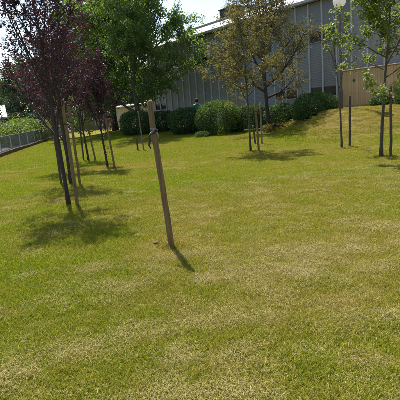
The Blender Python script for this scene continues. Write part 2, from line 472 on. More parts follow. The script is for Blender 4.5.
def scatter(name, label, cat, pts, rot, scl, dry, idx, sources):
    """a point mesh that carries instances of the source meshes"""
    me = bpy.data.meshes.new(name)
    me.vertices.add(len(pts)); me.vertices.foreach_set('co', pts.astype(np.float32).ravel())
    for an, ty, v in (('scl', 'FLOAT', scl), ('dry', 'FLOAT', dry)):
        a = me.attributes.new(an, ty, 'POINT'); a.data.foreach_set('value', v.astype(np.float32))
    a = me.attributes.new('idx', 'INT', 'POINT'); a.data.foreach_set('value', idx.astype(np.int32))
    a = me.attributes.new('rot', 'FLOAT_VECTOR', 'POINT'); a.data.foreach_set('vector', rot.astype(np.float32).ravel())
    o = link(name, me)
    tag(o, label, cat, kind='stuff')
    src = bpy.data.collections.new(name + '_source')
    for s in sources:
        so = bpy.data.objects.new(s.name, s); src.objects.link(so)
    ng = bpy.data.node_groups.new(name + '_nodes', 'GeometryNodeTree')
    ng.interface.new_socket('Geometry', in_out='INPUT', socket_type='NodeSocketGeometry')
    ng.interface.new_socket('Geometry', in_out='OUTPUT', socket_type='NodeSocketGeometry')
    gi = ng.nodes.new('NodeGroupInput'); go = ng.nodes.new('NodeGroupOutput')
    ci = ng.nodes.new('GeometryNodeCollectionInfo')
    ci.inputs['Collection'].default_value = src
    ci.inputs['Separate Children'].default_value = True
    ci.inputs['Reset Children'].default_value = True
    ip = ng.nodes.new('GeometryNodeInstanceOnPoints')
    ip.inputs['Pick Instance'].default_value = True
    def attr(n, ty):
        q = ng.nodes.new('GeometryNodeInputNamedAttribute'); q.data_type = ty
        q.inputs['Name'].default_value = n
        return [s for s in q.outputs if s.enabled and s.name == 'Attribute'][0]
    ng.links.new(gi.outputs[0], ip.inputs['Points'])
    ng.links.new(ci.outputs[0], ip.inputs['Instance'])
    ng.links.new(attr('idx', 'INT'), ip.inputs['Instance Index'])
    e2r = ng.nodes.new('FunctionNodeEulerToRotation')
    ng.links.new(attr('rot', 'FLOAT_VECTOR'), e2r.inputs[0])
    ng.links.new(e2r.outputs[0], ip.inputs['Rotation'])
    ng.links.new(attr('scl', 'FLOAT'), ip.inputs['Scale'])
    ng.links.new(ip.outputs[0], go.inputs[0])
    mod = o.modifiers.new('instances', 'NODES'); mod.node_group = ng
    return o

def band_points(rng, y0, y1, dens, margin):
    """random points on the lawn between two distances, a bit wider than the view"""
    hw1 = 0.60 * y1 + margin
    c = 1.0 / math.sqrt(dens)
    gx, gy = np.meshgrid(np.arange(-hw1, hw1, c), np.arange(y0, y1, c))
    x = gx.ravel() + c * (rng.random(gx.size) - 0.5) * 1.3; y = gy.ravel() + c * (rng.random(gx.size) - 0.5) * 1.3
    k = np.abs(x) < 0.60 * y + margin
    return x[k], y[k]

def lawn_limit(x, y):
    # fence line on the left, timber enclosure and building at the right and back
    left = x > (-9.15 - (y - 20.9) * 0.149)
    s = (x - 1.0) * 0.813 + (y - 33.0) * 0.58
    ok = left & (s < -0.3)
    s2 = (x - 6.95) * 0.813 + (y - 20.5) * 0.58
    return ok & ~((s2 > -0.05) & (x > 6.2))

FEET = [(-0.36, 4.78), (-2.34, 7.58), (-2.15, 7.47), (-3.03, 10.2), (-2.72, 9.88), (-3.30, 10.35), (-4.25, 13.4), (-4.02, 13.55), (-3.86, 15.5), (-3.63, 15.66),
        (-2.66, 12.89), (-2.42, 12.75), (-2.37, 17.82), (-2.09, 17.59), (1.77, 13.96), (2.00, 13.77), (2.47, 16.16), (4.38, 12.98), (4.65, 13.06), (4.49, 10.47), (4.67, 10.33)]
def make_grass():
    rng = np.random.default_rng(4)
    src = [tuft_mesh('tuft_a', rng, 130, 0.085, 0.010, 0.031, 0.0026, M['grass'], 1.0),
           tuft_mesh('tuft_b', rng, 130, 0.085, 0.009, 0.027, 0.0026, M['grass'], 1.2),
           tuft_mesh('tuft_c', rng, 130, 0.080, 0.011, 0.036, 0.0030, M['grass'], 0.9),
           tuft_mesh('turf_d', rng, 480, 0.26, 0.014, 0.036, 0.0060, M['grass'], 0.9),
           tuft_mesh('turf_e', rng, 480, 0.26, 0.012, 0.032, 0.0060, M['grass'], 1.0)]
    P = []
    for (y0, y1, dens, lo, hi, marg) in ((0.9, 4.5, 230, 0, 3, 1.2), (4.5, 9, 170, 0, 3, 1.2), (9, 15, 110, 0, 3, 1.5), (15, 34, 26, 3, 5, 2.0)):
        x, y = band_points(rng, y0, y1, dens, marg)
        k = lawn_limit(x, y); x, y = x[k], y[k]
        P.append((x, y, rng.integers(lo, hi, len(x))))
    x = np.concatenate([p[0] for p in P]); y = np.concatenate([p[1] for p in P]); idx = np.concatenate([p[2] for p in P])
    nf = 0
    for (bx, by) in FEET:
        for _ in range(7):
            a = rng.random() * 6.283; r = 0.03 + 0.09 * rng.random()
            x = np.append(x, bx + r * math.cos(a)); y = np.append(y, by + r * math.sin(a)); idx = np.append(idx, 2); nf += 1
    z = ground_h(x, y)
    n = len(x)
    rot = np.zeros((n, 3)); rot[:, 2] = rng.random(n) * 6.283
    d = np.clip(dryness(x, y) - 0.10 + 0.40 * windrow(x, y) * sstep((16 - y) / 8), 0, 1)
    scl = (0.75 + 0.5 * rng.random(n)) * (0.75 + 0.6 * (1 - d))
    scl[n - nf:] = 1.3 + 1.0 * rng.random(nf)
    scatter('grass', 'short mown yellow-green lawn grass', 'grass', np.stack([x, y, z], -1), rot, scl, np.clip(d + rng.normal(0, 0.12, n), 0, 1), idx, src)
    # dry clippings
    src = [clump_mesh('clip_' + c, rng, 230, 0.13, M['straw']) for c in 'abcde']
    P = []
    for (y0, y1, dens, sc) in ((0.9, 4.5, 170, 0.86), (4.5, 9, 85, 1.0), (9, 16, 9, 1.3)):
        x, y = band_points(rng, y0, y1, dens, 1.2)
        w = windrow(x, y) * (1.0 if y1 < 10 else 0.7)
        k = lawn_limit(x, y) & (rng.random(len(x)) < 0.07 + 0.93 * w)
        P.append((x[k], y[k], np.full(k.sum(), sc)))
    x = np.concatenate([p[0] for p in P]); y = np.concatenate([p[1] for p in P]); sc = np.concatenate([p[2] for p in P])
    n = len(x)
    rot = np.zeros((n, 3))
    rot[:, 2] = -np.arctan2(x - 0.35, y + 4.2) + rng.normal(0, 0.7, n)
    rot[:, 0] = rng.normal(0, 0.08, n); rot[:, 1] = rng.normal(0, 0.08, n)
    z = ground_h(x, y) + 0.004
    scatter('grass_clippings', 'wispy straw-coloured mown clippings lying in arcs on the lawn', 'clippings', np.stack([x, y, z], -1), rot, sc * (0.7 + 0.6 * rng.random(n)), rng.random(n), rng.integers(0, 5, n), src)
make_grass()

# ------------------------------------------------------------------ leaves
def leaf_mesh(name, P, D, Nn, S, mat, ratio=0.5, rnd=None, fold=0.18):
    """kite leaves folded along the midrib; P base points, D directions, Nn normals, S lengths"""
    P = np.asarray(P); n = len(P)
    D = D / (np.linalg.norm(D, axis=1, keepdims=True) + 1e-9)
    W = np.cross(D, Nn); W /= (np.linalg.norm(W, axis=1, keepdims=True) + 1e-9)
    U = np.cross(W, D)
    S = S[:, None]
    b = P; tip = P + D * S
    l = P + D * S * 0.45 + W * S * ratio * 0.5 + U * S * fold * 0.5
    r = P + D * S * 0.45 - W * S * ratio * 0.5 + U * S * fold * 0.5
    V = np.stack([b, r, tip, l], 1).reshape(-1, 3)
    i = np.arange(n) * 4
    F = np.concatenate([np.stack([i, i + 1, i + 2], -1), np.stack([i, i + 2, i + 3], -1)])
    rnd = np.random.default_rng(len(P)).random(n) if rnd is None else rnd
    return mesh_np(name, V, F, mat, False, {'rnd': np.repeat(rnd, 4)})

def unit(rng, n):
    v = rng.normal(size=(n, 3)); return v / np.linalg.norm(v, axis=1, keepdims=True)

# ------------------------------------------------------------------ trees
def make_tree(name, label, cat, group, base, seed, th, tr, spec, leaf, bark, leaf_mat, lean=(0, 0), trunk_bend=0.02, extra=None):
    """spec: list of levels dict(n, t0, t1, L, ang, up, wob, r) ; leaf: dict(per, size, spread, drop, along)"""
    rng = np.random.default_rng(seed)
    x, y = base
    root = empty(name, (x, y, gh(x, y)))
    tag(root, label, cat, group)
    mt = MB(); ml = MB()
    def poly(p, d, L, nseg, wob, up):
        pts = [p.copy()]; d = d.copy()
        for i in range(nseg):
            d = d + rng.normal(size=3) * wob + np.array([0, 0, up])
            d /= np.linalg.norm(d)
            p = p + d * (L / nseg); pts.append(p.copy())
        return pts
    def sample(pts, t):
        k = t * (len(pts) - 1); i = min(int(k), len(pts) - 2); f = k - i
        q = pts[i] * (1 - f) + pts[i + 1] * f
        d = pts[i + 1] - pts[i]; return q, d / np.linalg.norm(d)
    d0 = np.array([lean[0], lean[1], 1.0]); d0 /= np.linalg.norm(d0)
    trunk = poly(np.array([0, 0, -0.12]), d0, th + 0.12, 9, trunk_bend, 0.02)
    nT = len(trunk)
    rads = [tr * (1.35 if i == 0 else 1.0) * (1 - 0.72 * i / (nT - 1)) for i in range(nT)]
    mt.tube(trunk, rads, 9)
    cur = [(trunk, rads)]
    tw_pts = []
    for li, s in enumerate(spec):
        nxt = []
        for (pts, rr) in cur:
            az = rng.random() * 6.283
            nn = s['n'] if isinstance(s['n'], int) else int(rng.integers(s['n'][0], s['n'][1] + 1))
            for j in range(nn):
                t = s['t0'] + (s['t1'] - s['t0']) * ((j + rng.random() * 0.8) / nn)
                q, d = sample(pts, min(t, 0.999))
                az += 2.4 + rng.normal() * 0.35
                a = s['ang'] * (1 + 0.22 * rng.normal())
                ref = np.array([1.0, 0, 0]) if abs(d[2]) > 0.7 else np.array([0, 0, 1.0])
                e1 = np.cross(d, ref); e1 /= np.linalg.norm(e1); e2 = np.cross(d, e1)
                nd = d * math.cos(a) + (e1 * math.cos(az) + e2 * math.sin(az)) * math.sin(a)
                prof = s.get('prof', 0.0)
                tt = (t - s['t0']) / max(1e-6, s['t1'] - s['t0'])
                L = s['L'] * (0.75 + 0.5 * rng.random()) * (1 - prof * tt)
                pp = poly(q, nd, L, s.get('seg', 4), s['wob'], s['up'])
                ip = min(int(t * (len(rr) - 1)), len(rr) - 1)
                r0 = min(s['r'], rr[ip] * 0.75)
                r2 = [r0 * (1 - 0.75 * i / (len(pp) - 1)) for i in range(len(pp))]
                ml.tube(pp, r2, 5 if li == 0 else (4 if li == 1 else 3), cap=False)
                nxt.append((pp, r2))
                if li >= len(spec) - 1 - leaf.get('lv', 0):
                    tw_pts.append(pp)
        cur = nxt
    mt.build('trunk', bark, root, smooth=True)
    link('branches', mesh_np('branches', ml.v, ml.f, bark, True), None, root)
    if leaf['per'] > 0:
        P = []; D = []
        for pp in tw_pts:
            nl = int(leaf['per'] * (0.6 + 0.8 * rng.random()))
            for _ in range(nl):
                t = leaf.get('t0', 0.15) + (0.999 - leaf.get('t0', 0.15)) * rng.random() ** 0.8
                q, d = sample(pp, t)
                P.append(q); D.append(d)
        P = np.array(P); D = np.array(D); n = len(P)
        off = unit(rng, n) * (leaf['spread'] * rng.random((n, 1)) ** 0.5)
        P = P + off
        ld = D * leaf.get('along', 0.5) + unit(rng, n) * 0.8 + np.array([0, 0, -leaf.get('drop', 0.2)])
        nm = np.array([0, 0, 1.0]) * leaf.get('flat', 0.8) + unit(rng, n)
        S = leaf['size'] * (0.6 + 0.7 * rng.random(n))
        if extra is not None:
            eP = extra(rng); P = np.concatenate([P, eP]); ld = np.concatenate([ld, unit(rng, len(eP))]); nm = np.concatenate([nm, unit(rng, len(eP))])
            S = np.concatenate([S, leaf['size'] * (0.6 + 0.6 * rng.random(len(eP)))])
        # shade of each clump: neighbours share part of their colour
        cl = vnoise(P[:, 0] * leaf.get('cf', 1.6) + 50, P[:, 1] * leaf.get('cf', 1.6) + P[:, 2] * leaf.get('cf', 1.6) * 1.3, seed)
        rnd = np.clip(0.55 * cl + 0.55 * rng.random(len(P)) - 0.05, 0, 1)
        me = leaf_mesh('crown', P, ld, nm, S, leaf_mat, leaf.get('ratio', 0.55), rnd)
        tag(link('crown', me, None, root), kind='stuff')
    return root

def sprouts(z0, z1, r, n):
    def f(rng):
        z = z0 + (z1 - z0) * rng.random(n); a = rng.random(n) * 6.283; rr = r * rng.random(n)
        return np.stack([rr * np.cos(a), rr * np.sin(a), z], -1)
    return f

PLUM = lambda s=1.0, n1=11: [dict(n=n1, t0=0.34, t1=0.98, L=1.75 * s, ang=0.62, up=0.12, wob=0.07, r=0.024, prof=0.35, seg=5),
                             dict(n=(6, 8), t0=0.18, t1=0.97, L=0.72 * s, ang=0.60, up=0.10, wob=0.10, r=0.010, prof=0.4),
                             dict(n=(3, 5), t0=0.15, t1=0.95, L=0.34 * s, ang=0.75, up=0.06, wob=0.14, r=0.005, prof=0.2, seg=3)]
PL = lambda per, size=0.052: dict(per=int(per * 1.5), size=size, spread=0.065, along=0.5, drop=0.15, flat=0.3, ratio=0.55, lv=1, cf=2.2)
PG = 'purple-leaved plum trees staked on the lawn'
make_tree('plum_tree', 'purple-leaved plum tree nearest the camera, at the left edge of the lawn', 'tree', PG, (-2.34, 7.58), 11, 3.5, 0.040, PLUM(1.0, 14), PL(13), M['bark_dark'], M['plum_leaf'], (-0.02, 0.0))
make_tree('plum_tree', 'purple-leaved plum tree just behind the nearest one, pale-flecked trunk', 'tree', PG, (-3.03, 10.2), 12, 2.9, 0.040, PLUM(0.80, 11), PL(12), M['bark_dark'], M['plum_leaf'], (0.0, 0.0))
make_tree('plum_tree', 'purple-leaved plum tree farthest left, closest to the street fence', 'tree', PG, (-4.25, 13.4), 13, 3.1, 0.040, PLUM(0.85, 10), PL(12), M['bark_dark'], M['plum_leaf'], (-0.02, 0))
make_tree('plum_tree', 'purple-leaved plum tree farthest from the camera in the left group', 'tree', PG, (-3.86, 15.5), 14, 2.9, 0.040, PLUM(0.80, 10), PL(12), M['bark_dark'], M['plum_leaf'], (0.0, 0))
make_tree('plum_tree', 'rightmost purple-leaved plum tree, with reddish sprouts low on its trunk', 'tree', PG, (-2.66, 12.89), 15, 2.5, 0.036, PLUM(0.62, 10), PL(12), M['bark_dark'], M['plum_leaf'], (-0.01, 0), extra=sprouts(0.35, 1.0, 0.16, 110))

# bronze-olive trees in front of the hedge
make_tree('bronze_tree', 'slim young tree with sparse bronze leaves and three stakes', 'tree', 'bronze-leaved trees before the hedge', (1.77, 13.96), 21, 3.6, 0.036,
          [dict(n=13, t0=0.40, t1=0.98, L=1.45, ang=1.0, up=0.07, wob=0.09, r=0.016, prof=0.4, seg=5),
           dict(n=(5, 7), t0=0.25, t1=0.97, L=0.55, ang=0.7, up=0.04, wob=0.13, r=0.007, prof=0.3),
           dict(n=(3, 4), t0=0.2, t1=0.95, L=0.28, ang=0.8, up=0.0, wob=0.16, r=0.004, seg=3)],
          dict(per=28, size=0.085, spread=0.10, along=0.4, drop=0.35, flat=0.5, ratio=0.42, lv=0, cf=1.6), M['bark_young'], M['olive_leaf'], (-0.03, 0))
make_tree('bronze_tree', 'larger bronze-olive tree standing against the hedge with forked trunk', 'tree', 'bronze-leaved trees before the hedge', (3.75, 22.0), 22, 6.0, 0.115,
          [dict(n=14, t0=0.26, t1=0.98, L=3.1, ang=0.85, up=0.11, wob=0.09, r=0.07, prof=0.4, seg=6),
           dict(n=(7, 9), t0=0.22, t1=0.97, L=1.2, ang=0.75, up=0.05, wob=0.13, r=0.022, prof=0.4),
           dict(n=(4, 6), t0=0.2, t1=0.95, L=0.55, ang=0.8, up=0.0, wob=0.16, r=0.008, seg=3)],
          dict(per=36, size=0.10, spread=0.17, along=0.4, drop=0.35, flat=0.9, ratio=0.42, lv=0, cf=1.1), M['bark_dark'], M['olive_leaf'], (0.0, 0))

# bare sapling and the fresh-leaved tree at the right
make_tree('bare_sapling', 'thin leafless sapling with upswept twigs in front of the globe lamp', 'tree', None, (4.38, 12.98), 31, 3.3, 0.034,
          [dict(n=7, t0=0.50, t1=0.97, L=1.5, ang=0.66, up=0.07, wob=0.05, r=0.013, prof=0.3, seg=5),
           dict(n=(2, 4), t0=0.35, t1=0.9, L=0.6, ang=0.5, up=0.05, wob=0.08, r=0.006)],
          dict(per=0, size=0.05, spread=0.04), M['bark_young'], M['fresh_leaf'], (-0.005, 0))
make_tree('maple_tree', 'young maple tree with tiers of bright fresh green leaves at right edge', 'tree', None, (4.49, 10.47), 32, 3.9, 0.045,
          [dict(n=18, t0=0.46, t1=0.98, L=1.6, ang=1.12, up=0.05, wob=0.07, r=0.018, prof=0.4, seg=5),
           dict(n=(5, 6), t0=0.30, t1=0.98, L=0.5, ang=0.75, up=0.02, wob=0.12, r=0.007, prof=0.3),
           dict(n=(2, 3), t0=0.3, t1=0.95, L=0.22, ang=0.8, up=0.0, wob=0.15, r=0.0035, seg=3)],
          dict(per=36, size=0.072, spread=0.12, along=0.35, drop=0.30, flat=2.2, ratio=0.85, lv=0, cf=1.8), M['bark_young'], M['fresh_leaf'], (0.0, 0))

# big broadleaf trees at the back left
BIG = lambda s, n1=16: [dict(n=n1, t0=0.13, t1=0.98, L=6.0 * s, ang=1.05, up=0.05, wob=0.09, r=0.10 * s, prof=0.45, seg=6),
                        dict(n=(7, 9), t0=0.20, t1=0.98, L=2.2 * s, ang=0.75, up=0.02, wob=0.13, r=0.035 * s, prof=0.4),
                        dict(n=(5, 6), t0=0.2, t1=0.97, L=0.85 * s, ang=0.8, up=-0.02, wob=0.16, r=0.012 * s, seg=3)]
make_tree('broadleaf_tree', 'tall green broadleaf tree rising behind the clipped bush by the grey building', 'tree', 'tall broadleaf trees at the back of the lawn', (-3.74, 30.5), 41, 9.2, 0.20, BIG(1.0, 21),
          dict(per=74, size=0.15, spread=0.34, along=0.3, drop=0.35, flat=0.9, ratio=0.6, lv=0, cf=0.8), M['bark_grey'], M['big_leaf'])
make_tree('broadleaf_tree', 'thick-trunked green broadleaf tree in front of the beige shed', 'tree', 'tall broadleaf trees at the back of the lawn', (-6.6, 37.0), 42, 9.0, 0.26, BIG(1.0, 18),
          dict(per=60, size=0.16, spread=0.34, along=0.3, drop=0.35, flat=0.9, ratio=0.6, lv=0, cf=0.8), M['bark_dark'], M['big_leaf'])

# trees beyond the street
FAR = lambda s: [dict(n=13, t0=0.22, t1=0.98, L=2.9 * s, ang=0.9, up=0.08, wob=0.10, r=0.08 * s, prof=0.45, seg=5),
                 dict(n=(6, 8), t0=0.2, t1=0.98, L=1.4 * s, ang=0.8, up=0.02, wob=0.14, r=0.03 * s, prof=0.4)]
for i, (x, y, s, lab) in enumerate((
        (-25.5, 58.0, 1.2, 'small dark tree at the far left edge behind the white-roofed house'),
        (-20.6, 54.0, 1.35, 'dark green tree beyond the street, right of the white-roofed house'),
        (-16.9, 51.0, 1.4, 'dark green tree beyond the street, behind the nearest purple plum'),
        (-14.5, 58.0, 1.35, 'dark green tree far beyond the fence, second left of the broadleaf trunk'),
        (-11.7, 60.0, 1.2, 'dark green tree far beyond the fence, just left of the beige shed'),
        (-9.3, 64.0, 1.15, 'dark green tree rising behind the left end of the beige shed'),
        (-5.2, 63.0, 1.15, 'dark green tree rising behind the right end of the beige shed'))):
    make_tree('street_tree', lab, 'tree', 'green trees beyond the street', (x, y), 51 + i, 5.0 * s, 0.17, FAR(s),
              dict(per=75, size=0.26, spread=0.40, along=0.3, drop=0.3, flat=0.7, ratio=0.6, lv=0, cf=0.6), M['bark_dark'], M['far_leaf'])
make_tree('slim_tree', 'thin dark tree with narrow crown at the left edge by the fence', 'tree', None, (-15.9, 36.0), 58, 4.6, 0.10,
          [dict(n=16, t0=0.35, t1=0.98, L=0.9, ang=1.0, up=0.05, wob=0.1, r=0.02, prof=0.4, seg=4),
           dict(n=(4, 5), t0=0.2, t1=0.97, L=0.4, ang=0.8, up=0.0, wob=0.15, r=0.008, seg=3)],
          dict(per=18, size=0.13, spread=0.14, along=0.3, drop=0.3, flat=0.6, ratio=0.5, lv=0, cf=1.0), M['bark_dark'], M['far_leaf'])

def far_wood():
    rng = np.random.default_rng(77)
    n = 26000
    x = -75 + 100 * rng.random(n); y = 92 + 10 * (rng.random(n) - 0.5)
    top = 7.0 + 5.0 * fbm(x * 0.16, x * 0 + 3, 91, 3)
    z = top * (1 - rng.random(n) ** 2.0)
    P = np.stack([x, y + 2.5 * (fbm(x * 0.4, z * 0.5, 92) - 0.5), z], -1)
    rnd = np.clip(0.6 * fbm(x * 0.5, z * 0.7, 93) + 0.5 * rng.random(n) - 0.05, 0, 1)
    me = leaf_mesh('far_wood', P, unit(rng, n) + np.array([0, 0, -0.3]), unit(rng, n) + np.array([0, -0.5, 0.5]), 0.7 * (0.6 + 0.8 * rng.random(n)), M['far_leaf'], 0.7, rnd)
    tag(link('far_wood', me), 'far-off dark green wood beyond the houses', 'wood', kind='stuff')
far_wood()

# ------------------------------------------------------------------ bushes
def bush(name, label, group, c, rad, h, n, size, mat, seed, shoots=0.08, z0=None, stems=6, cat='bush'):
    rng = np.random.default_rng(seed)
    x, y = c
    root = empty(name, (x, y, gh(x, y) if z0 is None else z0))
    tag(root, label, cat, group)
    u = unit(rng, n)
    lump = 0.90 + 0.20 * vnoise(u[:, 0] * 2.2 + 9, u[:, 1] * 2.2 + u[:, 2] * 2.7 + 3, seed) + 0.10 * vnoise(u[:, 0] * 6 + 9, u[:, 1] * 6 + u[:, 2] * 7, seed + 5)
    depth = 1.0 - 0.42 * rng.random(n) ** 2.2 + shoots * (rng.random(n) > 0.93) * rng.random(n)
    sq = np.sign(u) * np.abs(u) ** 0.82
    P = sq * (lump * depth)[:, None]
    half = h / 2
    P[:, 0] *= rad[0]; P[:, 1] *= rad[1]; P[:, 2] = half * 1.0 + P[:, 2] * half * 1.04
    k = P[:, 2] > 0.02; P = P[k]; u = u[k]; n = len(P)
    # leaves reach over the uneven ground
    gz = ground_h(P[:, 0] + x, P[:, 1] + y) - root.location.z
    P[:, 2] = np.where(P[:, 2] < half, gz + P[:, 2] * (half - gz) / half, P[:, 2])
    D = u * 0.6 + unit(rng, n) * 0.9 + np.array([0, 0, 0.25])
    Nn = u + unit(rng, n) * 0.8
    S = size * (0.6 + 0.8 * rng.random(n))
    cl = vnoise(P[:, 0] * 3 + 50, P[:, 1] * 3 + P[:, 2] * 4, seed)
    rnd = np.clip(0.5 * cl + 0.6 * rng.random(n) - 0.05, 0, 1)
    tag(link('foliage', leaf_mesh('foliage', P, D, Nn, S, mat, 0.55, rnd), None, root), kind='stuff')
    mb = MB()
    for i in range(stems):
        a = rng.random() * 6.283; r = 0.25
        q = [(rad[0] * r * 0.4 * math.cos(a), rad[1] * r * 0.4 * math.sin(a), -0.05)]
        for j in range(1, 5):
            f = j / 4
            q.append((rad[0] * (0.1 + 0.6 * f) * math.cos(a) + rng.normal() * 0.04, rad[1] * (0.1 + 0.6 * f) * math.sin(a) + rng.normal() * 0.04, h * 0.72 * f))
        mb.tube(q, [0.03 * h / 1.6 * (1 - 0.75 * j / 4) for j in range(5)], 5)
    mb.build('stems', M['bark_dark'], root, True)
    return root

BG = 'clipped bushes along the back of the lawn'
bush('clipped_bush', 'dark rounded clipped bush behind the leaning thin stakes, leftmost of the row', BG, (-3.55, 27.3), (0.95, 0.9), 1.38, 9000, 0.085, M['hedge_leaf'], 101)
bush('clipped_bush', 'dark clipped bush right behind the lone wooden stake', BG, (-2.1, 28.3), (0.95, 0.85), 1.20, 8000, 0.085, M['hedge_leaf'], 102)
bush('clipped_bush', 'round dark green bush between the lone stake and the big light bush', BG, (-0.46, 25.2), (0.92, 0.90), 1.36, 11000, 0.08, M['hedge_leaf'], 103)
bush('clipped_bush', 'large lighter green bush with a small leafy plant at its foot', BG, (1.30, 23.4), (1.10, 1.05), 1.58, 15000, 0.08, M['hedge_light'], 104, 0.14)
bush('clipped_bush', 'middle hedge bush behind the slim bronze tree and its stakes', BG, (2.95, 23.9), (1.2, 0.9), 1.26, 13000, 0.085, M['hedge_leaf'], 105, 0.12)
bush('clipped_bush', 'hedge bush right of the larger bronze tree trunk', BG, (4.62, 22.7), (0.85, 0.75), 1.14, 9000, 0.075, M['hedge_leaf'], 106, 0.12, z0=0.14)
bush('clipped_bush', 'domed dark bush growing on the grassy slope left of the globe lamp', BG, (5.62, 20.2), (0.95, 0.92), 1.38, 12000, 0.075, M['hedge_leaf'], 107, z0=0.28)
bush('leafy_plant', 'small low leafy plant at the foot of the large light bush', None, (0.42, 22.2), (0.38, 0.25), 0.26, 900, 0.07, M['hedge_light'], 108, cat='plant', stems=4)
bush('dry_weeds', 'patch of dry weeds under the larger bronze tree', None, (4.05, 21.6), (0.7, 0.3), 0.30, 900, 0.09, M['olive_leaf'], 109, 0.3, cat='weeds', stems=4)
for i, (x, y, rx, h, lab) in enumerate(((8.05, 18.75, 0.45, 0.34, 'low ivy clump at the foot of the timber boards, just left of the maple trunk'),
                                         (8.75, 17.85, 0.5, 0.42, 'low ivy clump at the foot of the timber boards, right of the maple trunk'),
                                         (9.5, 16.9, 0.5, 0.40, 'low ivy clump against the timber boards at the right edge'))):
    bush('ivy_clump', lab, 'ivy along the timber boards', (x, y), (rx, 0.32), h, 1500, 0.075, M['hedge_leaf'], 120 + i, 0.2, cat='ivy', stems=4)
# shrubs behind the street fence
for i, (x, y, rx, ry, h, m, lab) in enumerate((
        (-12.3, 29.5, 1.5, 1.2, 1.40, 'lime_leaf', 'yellow-green shrub leaning over the fence at far left'),
        (-12.5, 32.3, 1.6, 1.3, 1.65, 'lime_leaf', 'bright yellow-green shrub behind the fence, tallest of its row'),
        (-12.9, 35.6, 1.4, 1.3, 1.50, 'lime_leaf', 'yellow-green shrub behind the fence, half hidden by plum trunks'),
        (-14.2, 43.0, 1.7, 1.4, 1.50, 'pink_leaf', 'shrub with pinkish blossom behind the far end of the fence'),
        (-19.5, 49.5, 2.2, 1.4, 2.40, 'far_leaf', 'dark tall shrub beyond the street right of the white-roofed house'),
        (-15.9, 48.5, 2.2, 1.4, 2.50, 'far_leaf', 'dark tall shrub beyond the fence corner, left of the pinkish shrub'),
        (-12.3, 50.5, 2.2, 1.4, 2.30, 'far_leaf', 'dark tall shrub behind the grey board fence'),
        (-17.6, 41.5, 1.8, 1.5, 1.30, 'far_leaf', 'dark shrub across the street below the white roof'))):
    bush('street_shrub', lab, 'shrubs behind the street fence', (x, y), (rx, ry), h, 7000, 0.13, M[m], 140 + i, 0.25, cat='shrub')

# ------------------------------------------------------------------ wooden stakes
def stake(name, label, base, top, r, mat, seed, group='wooden tree stakes', tie=None, bend=0.0):
    rng = np.random.default_rng(seed)
    x, y = base
    z = gh(x, y)
    root = empty(name, (x, y, z))
    tag(root, label, 'stake', group)
    b = Vector((0, 0, -0.15)); t = Vector((top[0] - x, top[1] - y, top[2] - z))
    pts = []; rr = []
    n = 10
    for i in range(n + 1):
        f = i / n
        p = b.lerp(t, f)
        pts.append(p + Vector((rng.normal() * 0.003 + bend * math.sin(f * math.pi), rng.normal() * 0.003, 0)))
        rr.append(r * (1.04 - 0.10 * f + rng.normal() * 0.012))
    pts.append(t + (t - b).normalized() * 0.012); rr.append(r * 0.78)
    mb = MB(); mb.tube(pts, rr, 10)
    mb.build('shaft', mat, root, True)
    if tie:
        f = tie
        p = b.lerp(t, f); ax = (t - b).normalized()
        tb = MB(); ring = []
        e1 = ax.cross(Vector((0, 1, 0))).normalized(); e2 = ax.cross(e1)
        for k in range(15):
            a = k / 14 * 2 * math.pi
            ring.append(p + (e1 * math.cos(a) + e2 * math.sin(a)) * (r * 1.12) + ax * 0.006 * math.sin(2 * a))
        tb.tube(ring, 0.011, 6, cap=False)
        tb.build('tie', M['rubber'], root, True)
    return root

lone = stake('wooden_stake', 'lone thick wooden stake with no tree, rags tied near its top, mid lawn', (-0.36, 4.78), (-0.455, 4.79, 1.645), 0.034, M['stake'], 1, group=None)
def lone_rags():
    # torn tree tie: black band, pale knotted rag and dangling tail
    f = 0.80
    c = Vector((-0.095 * f, 0.01 * f, 1.645 * f + 0.02))
    ax = Vector((-0.095, 0.01, 1.645)).normalized()
    e1 = ax.cross(Vector((0, 1, 0))).normalized(); e2 = ax.cross(e1)
    for dz, mat, rad, nm in ((0.0, 'rubber', 0.010, 'tie_band'), (0.024, 'rag', 0.007, 'rag_band'), (-0.022, 'rubber', 0.007, 'tie_band')):
        mb = MB()
        ring = [c + ax * (dz + 0.012 * math.sin(a + dz * 50)) + (e1 * math.cos(a) + e2 * math.sin(a)) * 0.035 for a in [k / 16 * 2 * math.pi for k in range(17)]]
        mb.tube(ring, rad, 6, cap=False); mb.build(nm, M[mat], lone, True)
    kn = MB()
    kn.tube([c + Vector((0.020, -0.040, 0.03)), c + Vector((0.005, -0.058, 0.025)), c + Vector((-0.020, -0.052, -0.005)), c + Vector((-0.034, -0.040, -0.035))], [0.005, 0.010, 0.010, 0.005], 7)
    kn.build('rag_knot', M['rag'], lone, True)
    tl = MB()
    tl.tube([c + Vector((-0.030, -0.040, -0.01)), c + Vector((-0.058, -0.045, -0.05)), c + Vector((-0.052, -0.042, -0.10)), c + Vector((-0.068, -0.040, -0.145)), c + Vector((-0.050, -0.038, -0.185))], [0.012, 0.011, 0.014, 0.012, 0.006], 6)
    tl.build('dangling_strap', M['rubber'], lone, True)
    tl = MB()
    tl.tube([c + Vector((0.026, -0.036, -0.01)), c + Vector((0.044, -0.044, -0.045)), c + Vector((0.036, -0.040, -0.085))], [0.010, 0.009, 0.004], 6)
    tl.build('rag_end', M['rag'], lone, True)
lone_rags()

